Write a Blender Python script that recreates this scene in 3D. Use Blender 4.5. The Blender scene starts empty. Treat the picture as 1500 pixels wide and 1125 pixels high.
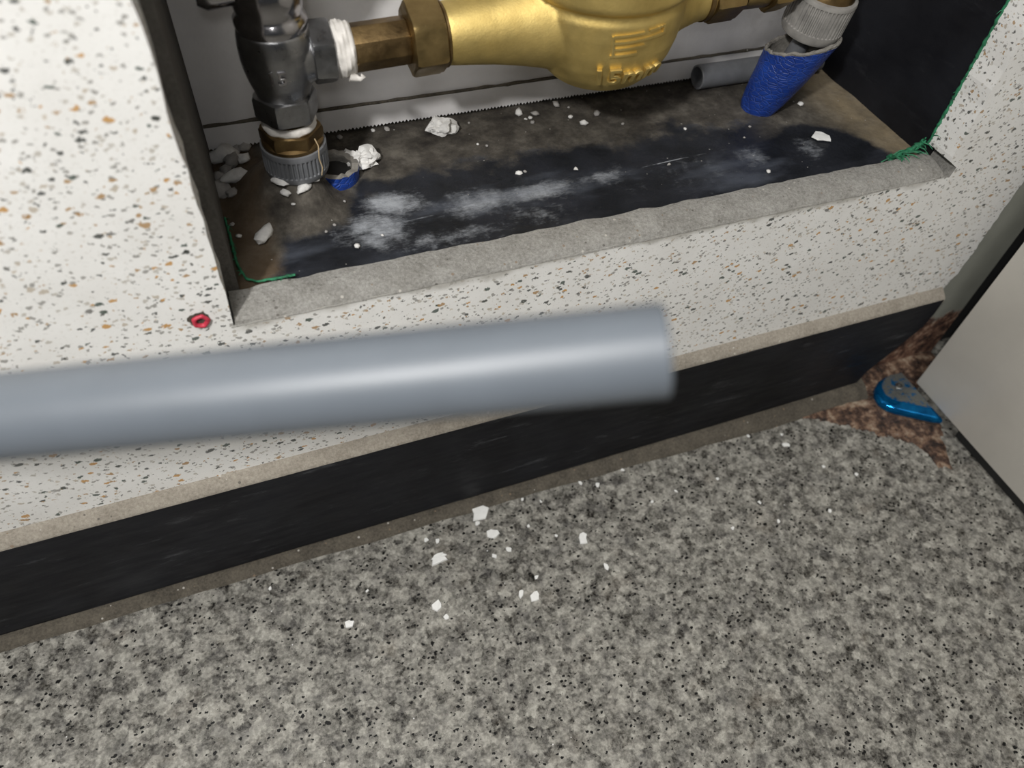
import bpy, bmesh, math, random
from mathutils import Vector, Matrix, noise

# ------------------------------------------------------------------ camera
SC = bpy.context.scene
COL = SC.collection
F = 1104.7
CAM = Vector((0.0, -0.267, 0.484))
RX = Vector((0.9335, -0.3528, 0.0633))      # image right, in the world
DN = Vector((-0.2382, -0.7426, -0.6259))    # image down
FW = Vector((0.2679, 0.5692, -0.7773))      # viewing direction
RX.normalize(); FW = (FW - RX * FW.dot(RX)).normalized(); DN = FW.cross(RX)
cd = bpy.data.cameras.new('camera')
cam = bpy.data.objects.new('camera', cd); COL.objects.link(cam)
cam.matrix_world = Matrix.Translation(CAM) @ Matrix((RX, -DN, -FW)).transposed().to_4x4()
cd.sensor_width = 36.0; cd.lens = 36.0 * F / 1500.0
cd.clip_start = 0.005; cd.clip_end = 50
cd.dof.use_dof = True; cd.dof.focus_distance = 0.43; cd.dof.aperture_fstop = 7.2
SC.camera = cam

def ray(px, py):
    return RX * ((px - 750) / F) + DN * ((py - 562.5) / F) + FW
def onY(px, py, Y):
    v = ray(px, py); return CAM + v * ((Y - CAM.y) / v.y)
def onZ(px, py, Z):
    v = ray(px, py); return CAM + v * ((Z - CAM.z) / v.z)

# ------------------------------------------------------------------ light
w = bpy.data.worlds.new('world'); SC.world = w; w.use_nodes = True
w.node_tree.nodes['Background'].inputs[0].default_value = (0.95, 0.98, 1.0, 1)
w.node_tree.nodes['Background'].inputs[1].default_value = 0.06

def area(name, loc, target, size, power, col=(1, 1, 1), shape='DISK'):
    l = bpy.data.lights.new(name, 'AREA'); l.energy = power; l.size = size; l.color = col; l.shape = shape
    o = bpy.data.objects.new(name, l); COL.objects.link(o); o.location = loc
    o.rotation_euler = (Vector(target) - Vector(loc)).to_track_quat('-Z', 'Y').to_euler()
    return o
# ceiling lamp of the corridor, above and to the left
area('ceiling_lamp_light', (-0.35, -0.95, 2.3), (0.1, 0, 0.1), 0.5, 16, (1.0, 0.985, 0.96))
# work lamp held to the left of the camera
area('work_lamp_light', (-0.30, -0.42, 0.80), (0.16, 0.02, 0.16), 0.05, 4.3, (1.0, 0.985, 0.955))
# the flash beside the lens that took the picture
fl = bpy.data.lights.new('camera_flash', 'POINT'); fl.energy = 0.30; fl.shadow_soft_size = 0.012; fl.color = (1, 0.99, 0.97)
fo = bpy.data.objects.new('camera_flash', fl); COL.objects.link(fo)
fo.location = CAM - RX * 0.012 - DN * 0.03 - FW * 0.004

vs = SC.view_settings
vs.view_transform = 'Standard'; vs.look = 'None'; vs.gamma = 1.0; vs.exposure = 0.22
vs.use_curve_mapping = False

# ------------------------------------------------------------------ materials
class NT:
    def __init__(s, name):
        s.m = bpy.data.materials.new(name); s.m.use_nodes = True
        s.t = s.m.node_tree; s.b = s.t.nodes['Principled BSDF']
    def n(s, typ, **kw):
        nd = s.t.nodes.new('ShaderNode' + typ)
        for k, v in kw.items(): setattr(nd, k, v)
        return nd
    def put(s, sock, v):
        if isinstance(v, bpy.types.NodeSocket): s.t.links.new(v, sock)
        elif isinstance(v, (tuple, list)) and len(v) == 3 and sock.type == 'RGBA': sock.default_value = (*v, 1)
        else: sock.default_value = v
    def co(s):
        return s.n('TexCoord').outputs['Object']
    def mapping(s, vec, rot=(0, 0, 0), sc=(1, 1, 1), loc=(0, 0, 0)):
        m = s.n('Mapping'); s.put(m.inputs[0], vec)
        m.inputs['Location'].default_value = loc; m.inputs['Rotation'].default_value = rot; m.inputs['Scale'].default_value = sc
        return m.outputs[0]
    def noise(s, vec, scale, detail=4, rough=0.55, col=False):
        k = s.n('TexNoise'); s.put(k.inputs['Vector'], vec)
        k.inputs['Scale'].default_value = scale; k.inputs['Detail'].default_value = detail; k.inputs['Roughness'].default_value = rough
        return k.outputs['Color' if col else 'Fac']
    def vor(s, vec, scale, feature='F1', rnd=1.0):
        k = s.n('TexVoronoi'); k.feature = feature; s.put(k.inputs['Vector'], vec)
        k.inputs['Scale'].default_value = scale; k.inputs['Randomness'].default_value = rnd
        return k
    def math(s, op, a, b=0.0, c=0.0, clamp=False):
        k = s.n('Math'); k.operation = op; k.use_clamp = clamp
        s.put(k.inputs[0], a); s.put(k.inputs[1], b); s.put(k.inputs[2], c); return k.outputs[0]
    def vadd(s, a, b, sc):
        k = s.n('VectorMath'); k.operation = 'MULTIPLY_ADD'
        s.put(k.inputs[0], b); k.inputs[1].default_value = (sc, sc, sc); s.put(k.inputs[2], a); return k.outputs[0]
    def step(s, v, lo, hi):          # smooth ramp 0..1
        k = s.n('MapRange'); k.interpolation_type = 'SMOOTHSTEP'
        s.put(k.inputs[0], v); s.put(k.inputs[1], lo); s.put(k.inputs[2], hi)
        k.inputs[3].default_value = 0; k.inputs[4].default_value = 1; return k.outputs[0]
    def mix(s, f, a, b, mode='MIX'):
        k = s.n('Mix', data_type='RGBA', blend_type=mode); s.put(k.inputs[0], f)
        s.put(k.inputs[6], a); s.put(k.inputs[7], b); return k.outputs[2]
    def ramp(s, v, stops, const=False):
        k = s.n('ValToRGB'); s.put(k.inputs[0], v); cr = k.color_ramp
        if const: cr.interpolation = 'CONSTANT'
        cr.elements.remove(cr.elements[1]); cr.elements[0].position = stops[0][0]; cr.elements[0].color = (*stops[0][1], 1)
        for p, c in stops[1:]: cr.elements.new(p).color = (*c, 1)
        return k.outputs[0]
    def sep(s, v):
        k = s.n('SeparateXYZ'); s.put(k.inputs[0], v); return k.outputs
    def sepc(s, v):
        k = s.n('SeparateColor'); s.put(k.inputs[0], v); return k.outputs
    def bump(s, h, strength=0.3, dist=0.001):
        k = s.n('Bump'); s.put(k.inputs['Height'], h); k.inputs['Strength'].default_value = strength; k.inputs['Distance'].default_value = dist
        s.t.links.new(k.outputs[0], s.b.inputs['Normal'])
    def set(s, col=None, rough=None, metal=None, spec=None):
        if col is not None: s.put(s.b.inputs['Base Color'], col)
        if rough is not None: s.put(s.b.inputs['Roughness'], rough)
        if metal is not None: s.put(s.b.inputs['Metallic'], metal)
        if spec is not None: s.b.inputs['Specular IOR Level'].default_value = spec
        return s.m

M = {}
def simple(name, col, rough=0.5, metal=0.0, var=0.15, scale=120, bump=0.0, bscale=400):
    a = NT(name); c = a.co()
    n1 = a.noise(c, scale, 5)
    dark = tuple(x * (1 - var) for x in col); lite = tuple(min(1, x * (1 + var)) for x in col)
    a.set(a.ramp(n1, [(0.3, dark), (0.7, lite)]), rough, metal)
    if bump: a.bump(a.noise(c, bscale, 4), bump, 0.001)
    M[name] = a.m
    return a.m

def terrazzo():
    a = NT('terrazzo'); c = a.co(); X, Y, Z = a.sep(c)
    c2 = a.vadd(a.vadd(c, a.noise(c, 300, 2, col=True), 0.0026), a.noise(c, 900, 3, col=True), 0.0020)
    base = a.ramp(a.noise(c, 30, 5), [(0.3, (0.78, 0.77, 0.745)), (0.7, (0.86, 0.855, 0.835))])
    fine = a.step(a.noise(c, 700, 2), 0.56, 0.72)
    base = a.mix(a.math('MULTIPLY', fine, 0.28), base, (0.50, 0.48, 0.44))
    col = base
    for i, (sc, k, lo, rot, stretch) in enumerate([(560, 0.95, 0.40, 0.5, 0.7), (330, 0.72, 0.45, 0.7, 0.6), (190, 0.44, 0.52, 1.0, 0.55), (75, 0.24, 0.66, 0.3, 0.6)]):
        mp = a.mapping(c2, (0, rot, 0), (stretch, 1, 1), (0.37 * i, 0.2 * i, 0.11 * i))
        v = a.vor(mp, sc); rc = a.sepc(v.outputs['Color'])
        th = a.math('MULTIPLY', a.math('MAXIMUM', a.math('SUBTRACT', rc[0], lo), 0.0), k / (1 - lo) * 0.6)
        msk = a.step(a.math('SUBTRACT', th, v.outputs['Distance']), 0.0, 0.05)
        if i == 0:
            cc = a.ramp(rc[1], [(0, (0.30, 0.29, 0.27)), (0.35, (0.50, 0.47, 0.42)), (0.6, (0.42, 0.28, 0.15)), (0.72, (0.07, 0.07, 0.065)), (0.92, (0.58, 0.52, 0.44))], True)
        else:
            cc = a.ramp(rc[1], [(0, (0.055, 0.06, 0.055)), (0.24, (0.17, 0.165, 0.155)), (0.42, (0.40, 0.24, 0.10)), (0.56, (0.03, 0.035, 0.03)), (0.70, (0.52, 0.27, 0.06)), (0.80, (0.05, 0.075, 0.06)), (0.88, (0.50, 0.44, 0.36))], True)
        col = a.mix(a.math('MULTIPLY', msk, 0.9), col, cc)
    # cement smeared down from the cut edge
    w1 = a.math('MULTIPLY', a.math('SUBTRACT', a.noise(c, 34, 5, 0.6), 0.5), 0.016)
    sm = a.step(a.math('ADD', Z, w1), 0.2125, 0.2175)
    up = a.math('SUBTRACT', 1.0, a.step(Z, 0.2215, 0.2235))
    xs = a.math('MULTIPLY', a.step(a.math('ADD', X, a.math('MULTIPLY', w1, 1.5)), -0.022, -0.010), a.math('SUBTRACT', 1.0, a.step(a.math('ADD', X, w1), 0.385, 0.41)))
    sm = a.math('MULTIPLY', a.math('MULTIPLY', sm, up), a.math('MULTIPLY', xs, 0.8))
    col = a.mix(sm, col, a.ramp(a.noise(c, 120, 5), [(0.3, (0.33, 0.315, 0.28)), (0.7, (0.52, 0.50, 0.46))]))
    a.set(col, a.ramp(a.noise(c, 60, 4), [(0.3, (0.32,) * 3), (0.7, (0.5,) * 3)]))
    a.bump(a.noise(c, 500, 3), 0.10, 0.0006)
    M['terrazzo'] = a.m

def granite():
    a = NT('granite'); c = a.co()
    c2 = a.vadd(c, a.noise(c, 300, 3, col=True), 0.006)
    n1 = a.ramp(a.noise(c2, 150, 3, 0.6), [(0.34, (0.035, 0.034, 0.034)), (0.45, (0.13, 0.127, 0.12)), (0.53, (0.29, 0.28, 0.255)), (0.64, (0.50, 0.485, 0.44))])
    n2 = a.ramp(a.noise(c, 420, 4, 0.65), [(0.36, (0.05, 0.049, 0.048)), (0.5, (0.22, 0.215, 0.20)), (0.64, (0.50, 0.485, 0.44))])
    v1 = a.vor(c2, 230); q1 = a.sepc(v1.outputs['Color'])
    n3 = a.ramp(q1[0], [(0, (0.07, 0.068, 0.066)), (0.25, (0.17, 0.165, 0.16)), (0.55, (0.30, 0.29, 0.265)), (0.8, (0.46, 0.45, 0.41))])
    col = a.mix(0.30, a.mix(0.42, n1, n2), n3)
    col = a.mix(a.math('MULTIPLY', a.step(a.noise(c, 60, 3), 0.52, 0.72), 0.35), col, (0.13, 0.128, 0.13))
    col = a.mix(a.math('MULTIPLY', a.step(a.noise(c, 45, 3, 0.5, True), 0.55, 0.75), 0.18), col, (0.30, 0.25, 0.20))
    for (sc, thr, mx, off) in [(400, 0.72, 0.36, 0.0), (230, 0.86, 0.28, 0.31)]:
        v2 = a.vor(a.mapping(a.vadd(c, a.noise(c, 700, 2, col=True), 0.0022), (0, 0, 0.6), (0.75, 1, 1), (off, off, 0)), sc); r2 = a.sepc(v2.outputs['Color'])
        dens = a.math('MULTIPLY', a.step(a.noise(c, 85, 2), 0.34, 0.66), 0.42)
        th = a.math('MINIMUM', a.math('MULTIPLY', a.math('MAXIMUM', a.math('SUBTRACT', a.math('ADD', r2[0], dens), thr), 0.0), 0.9), mx)
        msk = a.step(a.math('SUBTRACT', th, v2.outputs['Distance']), 0.0, 0.05)
        col = a.mix(msk, col, (0.008, 0.008, 0.010))
    v3 = a.vor(c, 190); r3 = a.sepc(v3.outputs['Color'])
    sp = a.step(a.math('SUBTRACT', a.math('MULTIPLY', a.math('MAXIMUM', a.math('SUBTRACT', r3[1], 0.93), 0), 1.6), v3.outputs['Distance']), 0, 0.03)
    col = a.mix(a.math('MULTIPLY', sp, 0.8), col, (0.8, 0.8, 0.8))
    g = a.n('BrightContrast'); a.put(g.inputs[0], col); g.inputs[1].default_value = -0.028; g.inputs[2].default_value = 0.10
    a.set(g.outputs[0], a.ramp(a.noise(c, 300, 4), [(0.3, (0.30,) * 3), (0.7, (0.55,) * 3)]), spec=0.35)
    a.bump(a.noise(c, 700, 3), 0.25, 0.0006)
    M['granite'] = a.m

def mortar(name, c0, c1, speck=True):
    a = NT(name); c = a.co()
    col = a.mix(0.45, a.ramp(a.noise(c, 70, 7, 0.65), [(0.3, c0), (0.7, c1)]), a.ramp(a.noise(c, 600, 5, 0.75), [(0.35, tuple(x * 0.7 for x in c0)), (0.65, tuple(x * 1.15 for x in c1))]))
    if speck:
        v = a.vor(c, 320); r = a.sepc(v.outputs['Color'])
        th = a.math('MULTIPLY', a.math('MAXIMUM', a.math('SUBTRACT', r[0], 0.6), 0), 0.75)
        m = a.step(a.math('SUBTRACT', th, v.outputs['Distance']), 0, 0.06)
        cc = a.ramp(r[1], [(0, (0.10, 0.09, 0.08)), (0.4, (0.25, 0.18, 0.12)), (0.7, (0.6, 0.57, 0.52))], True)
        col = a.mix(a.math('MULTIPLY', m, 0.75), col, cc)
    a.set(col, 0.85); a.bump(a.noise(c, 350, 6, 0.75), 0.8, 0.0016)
    M[name] = a.m

def black_base(name, scuff=0.6):
    a = NT(name); c = a.co()
    col = a.ramp(a.noise(c, 22, 5), [(0.3, (0.006, 0.006, 0.008)), (0.75, (0.015, 0.016, 0.020))])
    st = a.mapping(c, (0, 0.05, 0), (1, 1, 5))
    s1 = a.step(a.noise(st, 18, 7, 0.75), 0.56, 0.84)
    col = a.mix(a.math('MULTIPLY', s1, scuff), col, (0.20, 0.205, 0.22))
    v = a.vor(c, 120); r = a.sepc(v.outputs['Color'])
    sp = a.step(a.math('SUBTRACT', a.math('MULTIPLY', a.math('MAXIMUM', a.math('SUBTRACT', r[0], 0.95), 0), 1.6), v.outputs['Distance']), 0, 0.02)
    col = a.mix(a.math('MULTIPLY', sp, 0.6), col, (0.5, 0.5, 0.5))
    a.set(col, a.ramp(a.noise(st, 40, 4), [(0.3, (0.40,) * 3), (0.7, (0.62,) * 3)]), spec=0.22)
    a.bump(a.noise(c, 250, 4), 0.12, 0.0008)
    M[name] = a.m

def recess_floor():
    a = NT('recess_floor'); c = a.co(); X, Y, Z = a.sep(c)
    wob = a.math('SUBTRACT', a.noise(c, 22, 5, 0.6), 0.5)
    wob2 = a.math('SUBTRACT', a.noise(c, 90, 4, 0.6), 0.5)
    wb = a.math('ADD', wob, a.math('MULTIPLY', wob2, 0.4))
    # old dirt and mortar around a smeared black coat
    back = a.step(a.math('ADD', Y, a.math('MULTIPLY', wb, 0.07)), 0.078, 0.094)
    left = a.step(a.math('SUBTRACT', a.math('MULTIPLY', wb, 0.03), a.math('ADD', X, a.math('MULTIPLY', Y, -0.15))), -0.006, 0.003)
    rdx = a.math('SUBTRACT', X, 0.335); rdy = a.math('SUBTRACT', Y, 0.012)
    rr = a.math('SQRT', a.math('ADD', a.math('MULTIPLY', rdx, rdx), a.math('MULTIPLY', a.math('MULTIPLY', rdy, rdy), 0.7)))
    right = a.math('MULTIPLY', a.step(a.math('ADD', rr, a.math('MULTIPLY', wb, 0.02)), 0.047, 0.053), a.step(X, 0.30, 0.335))
    mdx = a.math('SUBTRACT', X, 0.022); mdy = a.math('SUBTRACT', Y, 0.080)
    mr = a.math('SQRT', a.math('ADD', a.math('MULTIPLY', mdx, mdx), a.math('MULTIPLY', mdy, mdy)))
    mound = a.math('SUBTRACT', 1.0, a.step(a.math('ADD', mr, a.math('MULTIPLY', wb, 0.02)), 0.030, 0.036))
    dirt = a.math('MAXIMUM', a.math('MAXIMUM', back, left), a.math('MAXIMUM', right, mound))
    blk = a.ramp(a.noise(c, 40, 5), [(0.3, (0.007, 0.008, 0.010)), (0.75, (0.020, 0.022, 0.029))])
    # chalky scuffs rubbed into the coat
    st = a.mapping(c, (0, 0, 0.9), (1, 4, 1))
    streak = a.noise(st, 170, 9, 0.85)
    tot = None
    for (cx, cy, sx, sy, g) in [(0.060, 0.045, 0.020, 0.016, 1.0), (0.073, 0.064, 0.020, 0.012, 1.0), (0.118, 0.052, 0.022, 0.012, 0.95), (0.150, 0.052, 0.030, 0.008, 0.9), (0.145, 0.033, 0.030, 0.012, 0.5), (0.20, 0.055, 0.03, 0.007, 0.6),
                                (0.295, 0.048, 0.016, 0.012, 0.6), (0.335, 0.045, 0.010, 0.016, 0.5), (0.10, 0.03, 0.05, 0.008, 0.55), (0.25, 0.045, 0.05, 0.02, 0.35)]:
        dx = a.math('DIVIDE', a.math('SUBTRACT', X, cx), sx); dy = a.math('DIVIDE', a.math('SUBTRACT', Y, cy), sy)
        d = a.math('ADD', a.math('MULTIPLY', dx, dx), a.math('MULTIPLY', dy, dy))
        gsn = a.math('MULTIPLY', a.math('POWER', 2.718, a.math('MULTIPLY', d, -1.0)), g)
        tot = gsn if tot is None else a.math('MAXIMUM', tot, gsn)
    clump = a.noise(c, 75, 5, 0.7)
    sc = a.step(a.math('ADD', a.math('MULTIPLY', tot, 0.42), a.math('ADD', a.math('MULTIPLY', streak, 0.55), a.math('MULTIPLY', clump, 0.6))), 0.70, 1.08)
    # one long straight knife scratch
    ln = a.math('ABSOLUTE', a.math('SUBTRACT', Y, a.math('ADD', 0.0435, a.math('MULTIPLY', X, 0.058))))
    ln = a.math('MULTIPLY', a.math('SUBTRACT', 1.0, a.step(ln, 0.0002, 0.0006)), a.math('MULTIPLY', a.step(X, 0.06, 0.075), a.math('SUBTRACT', 1.0, a.step(X, 0.24, 0.29))))
    sc = a.math('MAXIMUM', sc, a.math('MULTIPLY', ln, a.math('MULTIPLY', a.step(a.noise(c, 70, 3), 0.46, 0.62), 0.7)))
    blk = a.mix(sc, blk, (0.36, 0.38, 0.41))
    sheen = a.step(a.noise(a.mapping(c, (0, 0, 0.2), (1, 3, 1)), 14, 5), 0.48, 0.75)  # bluish sheen of reflected light, painted into the black coat
    blk = a.mix(a.math('MULTIPLY', sheen, 0.6), blk, (0.10, 0.112, 0.14))
    dc = a.ramp(a.noise(c, 60, 7, 0.7), [(0.32, (0.022, 0.019, 0.016)), (0.5, (0.062, 0.055, 0.046)), (0.70, (0.14, 0.127, 0.107))])
    tan = a.step(a.math('ADD', X, a.math('MULTIPLY', wob, 0.03)), 0.355, 0.395)
    dc = a.mix(a.math('MULTIPLY', tan, a.math('MULTIPLY', a.noise(c, 70, 5, 0.7), 0.9)), dc, (0.33, 0.26, 0.16))
    lt = a.math('SUBTRACT', 1.0, a.step(a.math('ADD', X, a.math('MULTIPLY', wob, 0.03)), 0.002, 0.016))
    dc = a.mix(a.math('MULTIPLY', lt, 0.5), dc, (0.13, 0.085, 0.045))
    col = a.mix(dirt, blk, dc)
    v = a.vor(c, 260); r = a.sepc(v.outputs['Color'])
    sp = a.step(a.math('SUBTRACT', a.math('MULTIPLY', a.math('MAXIMUM', a.math('SUBTRACT', r[0], 0.86), 0), 1.2), v.outputs['Distance']), 0, 0.03)
    col = a.mix(a.math('MULTIPLY', sp, 0.55), col, (0.5, 0.48, 0.45))
    rg = a.mix(dirt, a.ramp(streak, [(0.3, (0.34,) * 3), (0.7, (0.6,) * 3)]), (0.9, 0.9, 0.9))
    a.set(col, rg, spec=0.3)
    a.bump(a.math('ADD', a.noise(c, 200, 5), a.math('MULTIPLY', dirt, a.noise(c, 90, 6))), 0.35, 0.002)
    M['recess_floor'] = a.m

def metal_worn(name, c0, c1, rough0, rough1, scale=60, bump=0.1, bscale=900, metal=1.0):
    a = NT(name); c = a.co(); n1 = a.noise(c, scale, 6, 0.65)
    a.set(a.ramp(n1, [(0.3, c0), (0.7, c1)]), a.ramp(a.noise(c, scale * 1.7, 5), [(0.3, (rough0,) * 3), (0.7, (rough1,) * 3)]), metal)
    if bump: a.bump(a.noise(c, bscale, 3), bump, 0.0006)
    M[name] = a.m

def jamb_paint():
    a = NT('jamb_paint'); c = a.co(); X, Y, Z = a.sep(c)
    paint = a.ramp(a.noise(c, 40, 5), [(0.3, (0.285, 0.29, 0.25)), (0.7, (0.335, 0.34, 0.295))])
    n1 = a.math('SUBTRACT', a.noise(c, 60, 6, 0.7), 0.5)
    rust = a.math('SUBTRACT', 1.0, a.step(a.math('ADD', Z, a.math('MULTIPLY', n1, 0.05)), 0.050, 0.060))
    rc = a.ramp(a.noise(c, 130, 6, 0.7), [(0.36, (0.022, 0.012, 0.009)), (0.48, (0.12, 0.055, 0.035)), (0.58, (0.30, 0.17, 0.11)), (0.68, (0.42, 0.35, 0.26))])
    a.set(a.mix(rust, paint, rc), a.mix(rust, (0.42,) * 3, (0.85,) * 3))
    a.bump(a.math('MULTIPLY', rust, a.noise(c, 300, 5)), 0.7, 0.002)
    M['jamb_paint'] = a.m

def rust_grime():
    a = NT('rust_grime'); c = a.co()
    rc = a.ramp(a.noise(c, 110, 6, 0.7), [(0.36, (0.012, 0.008, 0.007)), (0.48, (0.085, 0.046, 0.030)), (0.56, (0.23, 0.14, 0.09)), (0.68, (0.42, 0.34, 0.25))])
    a.set(rc, a.ramp(a.noise(c, 200, 4), [(0.35, (0.25,) * 3), (0.65, (0.9,) * 3)]))
    a.bump(a.noise(c, 420, 5, 0.7), 0.8, 0.002); M['rust_grime'] = a.m

def film_blue():
    a = NT('film_blue'); c = a.co()
    a.set(a.ramp(a.noise(c, 150, 4), [(0.3, (0.0, 0.10, 0.30)), (0.7, (0.005, 0.22, 0.55))]), 0.12, 0.75)
    M['film_blue'] = a.m
def film_top():
    a = NT('film_top'); c = a.co()
    n1 = a.step(a.noise(c, 190, 5, 0.6), 0.50, 0.60)
    col = a.mix(n1, (0.20, 0.21, 0.20), (0.015, 0.13, 0.30))
    a.set(col, a.ramp(a.noise(c, 240, 4), [(0.3, (0.2,) * 3), (0.7, (0.5,) * 3)]), 0.6); a.bump(a.noise(c, 300, 4), 0.3, 0.001)
    M['film_top'] = a.m
def sleeve_blue():
    a = NT('sleeve_blue'); c = a.co()
    v = a.vor(a.mapping(c, (0, 0, 0), (1, 1, 1.8)), 210, 'DISTANCE_TO_EDGE')
    e = a.step(v.outputs['Distance'], 0.0, 0.10)
    col = a.ramp(a.noise(c, 60, 5), [(0.3, (0.008, 0.03, 0.20)), (0.7, (0.016, 0.065, 0.36))])
    col = a.mix(a.math('MULTIPLY', a.math('SUBTRACT', 1.0, e), 0.18), col, (0.12, 0.18, 0.42))
    a.set(col, 0.38); a.bump(a.math('ADD', e, a.noise(c, 160, 3)), 0.45, 0.0015)
    M['sleeve_blue'] = a.m
def white_board():
    a = NT('white_board'); c = a.co()
    col = a.ramp(a.noise(c, 45, 6), [(0.3, (0.66, 0.645, 0.645)), (0.7, (0.76, 0.745, 0.745))])
    d = a.step(a.noise(c, 16, 6, 0.7), 0.58, 0.8)
    col = a.mix(a.math('MULTIPLY', d, 0.4), col, (0.24, 0.21, 0.18))
    a.set(col, 0.65); a.bump(a.noise(c, 500, 4), 0.15, 0.0008); M['white_board'] = a.m

terrazzo(); granite(); recess_floor(); jamb_paint(); rust_grime(); film_blue(); film_top(); sleeve_blue(); white_board()
mortar('sill_mortar', (0.19, 0.18, 0.16), (0.42, 0.41, 0.385)); mortar('ledge_mortar', (0.24, 0.21, 0.17), (0.43, 0.39, 0.33))
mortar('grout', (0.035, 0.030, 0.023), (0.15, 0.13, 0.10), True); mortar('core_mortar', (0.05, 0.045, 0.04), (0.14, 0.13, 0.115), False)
black_base('black_base'); black_base('black_panel', 0.10)
metal_worn('brass_cast', (0.56, 0.42, 0.15), (0.74, 0.58, 0.23), 0.54, 0.66, 50, 0.16, 900)
metal_worn('brass_dark', (0.13, 0.085, 0.040), (0.27, 0.185, 0.085), 0.32, 0.55, 70, 0.2, 500)
metal_worn('brass_nut', (0.22, 0.15, 0.065), (0.40, 0.29, 0.125), 0.30, 0.5, 60, 0.15, 500)
metal_worn('chrome', (0.30, 0.29, 0.30), (0.44, 0.43, 0.44), 0.10, 0.26, 60, 0.06, 300)
metal_worn('chrome_dull', (0.22, 0.22, 0.225), (0.36, 0.36, 0.365), 0.24, 0.42, 90, 0.12, 500)
metal_worn('steel', (0.38, 0.38, 0.37), (0.5, 0.5, 0.49), 0.25, 0.4)
simple('pipe_grey', (0.098, 0.112, 0.130), 0.44, 0, 0.05, 60)
simple('plastic_grey', (0.15, 0.155, 0.165), 0.5, 0, 0.15, 120, 0.1)
simple('plastic_grey_dusty', (0.24, 0.23, 0.215), 0.75, 0, 0.25, 120, 0.2)
simple('tape_white', (0.68, 0.65, 0.61), 0.6, 0, 0.12, 200, 0.2)
simple('foam_white', (0.72, 0.71, 0.69), 0.8, 0, 0.12, 300, 0.3, 900)
simple('foam_grey', (0.34, 0.325, 0.31), 0.85, 0, 0.2, 200, 0.4, 900)
simple('foam_core', (0.20, 0.188, 0.168), 0.9, 0, 0.25, 250, 0.5, 600)
simple('flake_white', (0.80, 0.80, 0.78), 0.5, 0, 0.05, 300, 0.1)
simple('green_fibre', (0.02, 0.16, 0.075), 0.7, 0, 0.5, 300, 0.3)
simple('straw', (0.5, 0.38, 0.22), 0.7)
simple('plug_red', (0.50, 0.035, 0.065), 0.5, 0, 0.25, 500, 0.2)
simple('leaf_paint', (0.56, 0.535, 0.485), 0.33, 0, 0.05, 25)
simple('gap_black', (0.012, 0.012, 0.012), 0.7)  # flat black for the jamb gap and the shade under the leaf
simple('dark_hole', (0.01, 0.009, 0.008), 0.9)

# ------------------------------------------------------------------ mesh helpers
def link(name, me, mats, parent=None, smooth=None):
    o = bpy.data.objects.new(name, me); COL.objects.link(o)
    for m in (mats if isinstance(mats, (list, tuple)) else [mats]): me.materials.append(M[m])
    if smooth is not None:
        for p in me.polygons: p.use_smooth = True
        me.set_sharp_from_angle(angle=math.radians(smooth))
    if parent is not None: o.parent = parent
    return o
def from_bm(name, bm, mats, parent=None, smooth=None):
    bmesh.ops.recalc_face_normals(bm, faces=bm.faces)
    me = bpy.data.meshes.new(name); bm.to_mesh(me); bm.free()
    return link(name, me, mats, parent, smooth)
def tag(o, label=None, cat=None, group=None, kind=None):
    if label: o['label'] = label
    if cat: o['category'] = cat
    if group: o['group'] = group
    if kind: o['kind'] = kind
    return o
def empty(name, loc):
    o = bpy.data.objects.new(name, None); o.empty_display_size = 0.02; COL.objects.link(o); o.location = loc; return o
def local(o, parent):      # a mesh built in world coordinates becomes a part of a thing at the thing's base
    o.parent = parent; o.matrix_parent_inverse = Matrix.Translation(-parent.location); return o

def sub(o, part):          # a piece of a part, built in the same coordinates as the part
    o.parent = part; o.matrix_parent_inverse = Matrix.Identity(4); return o

def frame_of(d, up=Vector((0, 0, 1))):
    d = Vector(d).normalized()
    if abs(d.dot(up)) > 0.99: up = Vector((1, 0, 0))
    u = up.cross(d).normalized(); v = d.cross(u); return u, v, d
def lathe(bm, prof, org, axis, seg=40, cap=True, fn=None, ph=0.0):
    """prof: (radius, along). fn(theta, along) multiplies the radius."""
    u, v, d = frame_of(axis); org = Vector(org); rings = []
    for r, a in prof:
        ring = []
        for i in range(seg):
            t = 2 * math.pi * i / seg + ph
            k = fn(t, a) if fn else 1.0
            ring.append(bm.verts.new(org + d * a + (u * math.cos(t) + v * math.sin(t)) * (r * k)))
        rings.append(ring)
    fs = []
    for a, b in zip(rings, rings[1:]):
        for i in range(seg):
            j = (i + 1) % seg
            fs.append(bm.faces.new((a[i], a[j], b[j], b[i])))
    if cap:
        bm.faces.new(rings[0][::-1]); bm.faces.new(rings[-1])
    return fs
def tube(bm, pts, rad, seg=20, cap=True):
    pts = [Vector(p) for p in pts]; n = len(pts); rings = []
    rads = rad if isinstance(rad, (list, tuple)) else [rad] * n
    prev = None
    for i, p in enumerate(pts):
        t = (pts[min(i + 1, n - 1)] - pts[max(i - 1, 0)]).normalized()
        if prev is None: u, v, _ = frame_of(t)
        else:
            u = (prev - t * prev.dot(t)).normalized(); v = t.cross(u)
        prev = u
        rings.append([bm.verts.new(p + (u * math.cos(2 * math.pi * k / seg) + v * math.sin(2 * math.pi * k / seg)) * rads[i]) for k in range(seg)])
    for a, b in zip(rings, rings[1:]):
        for i in range(seg):
            j = (i + 1) % seg; bm.faces.new((a[i], a[j], b[j], b[i]))
    if cap: bm.faces.new(rings[0][::-1]); bm.faces.new(rings[-1])
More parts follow.
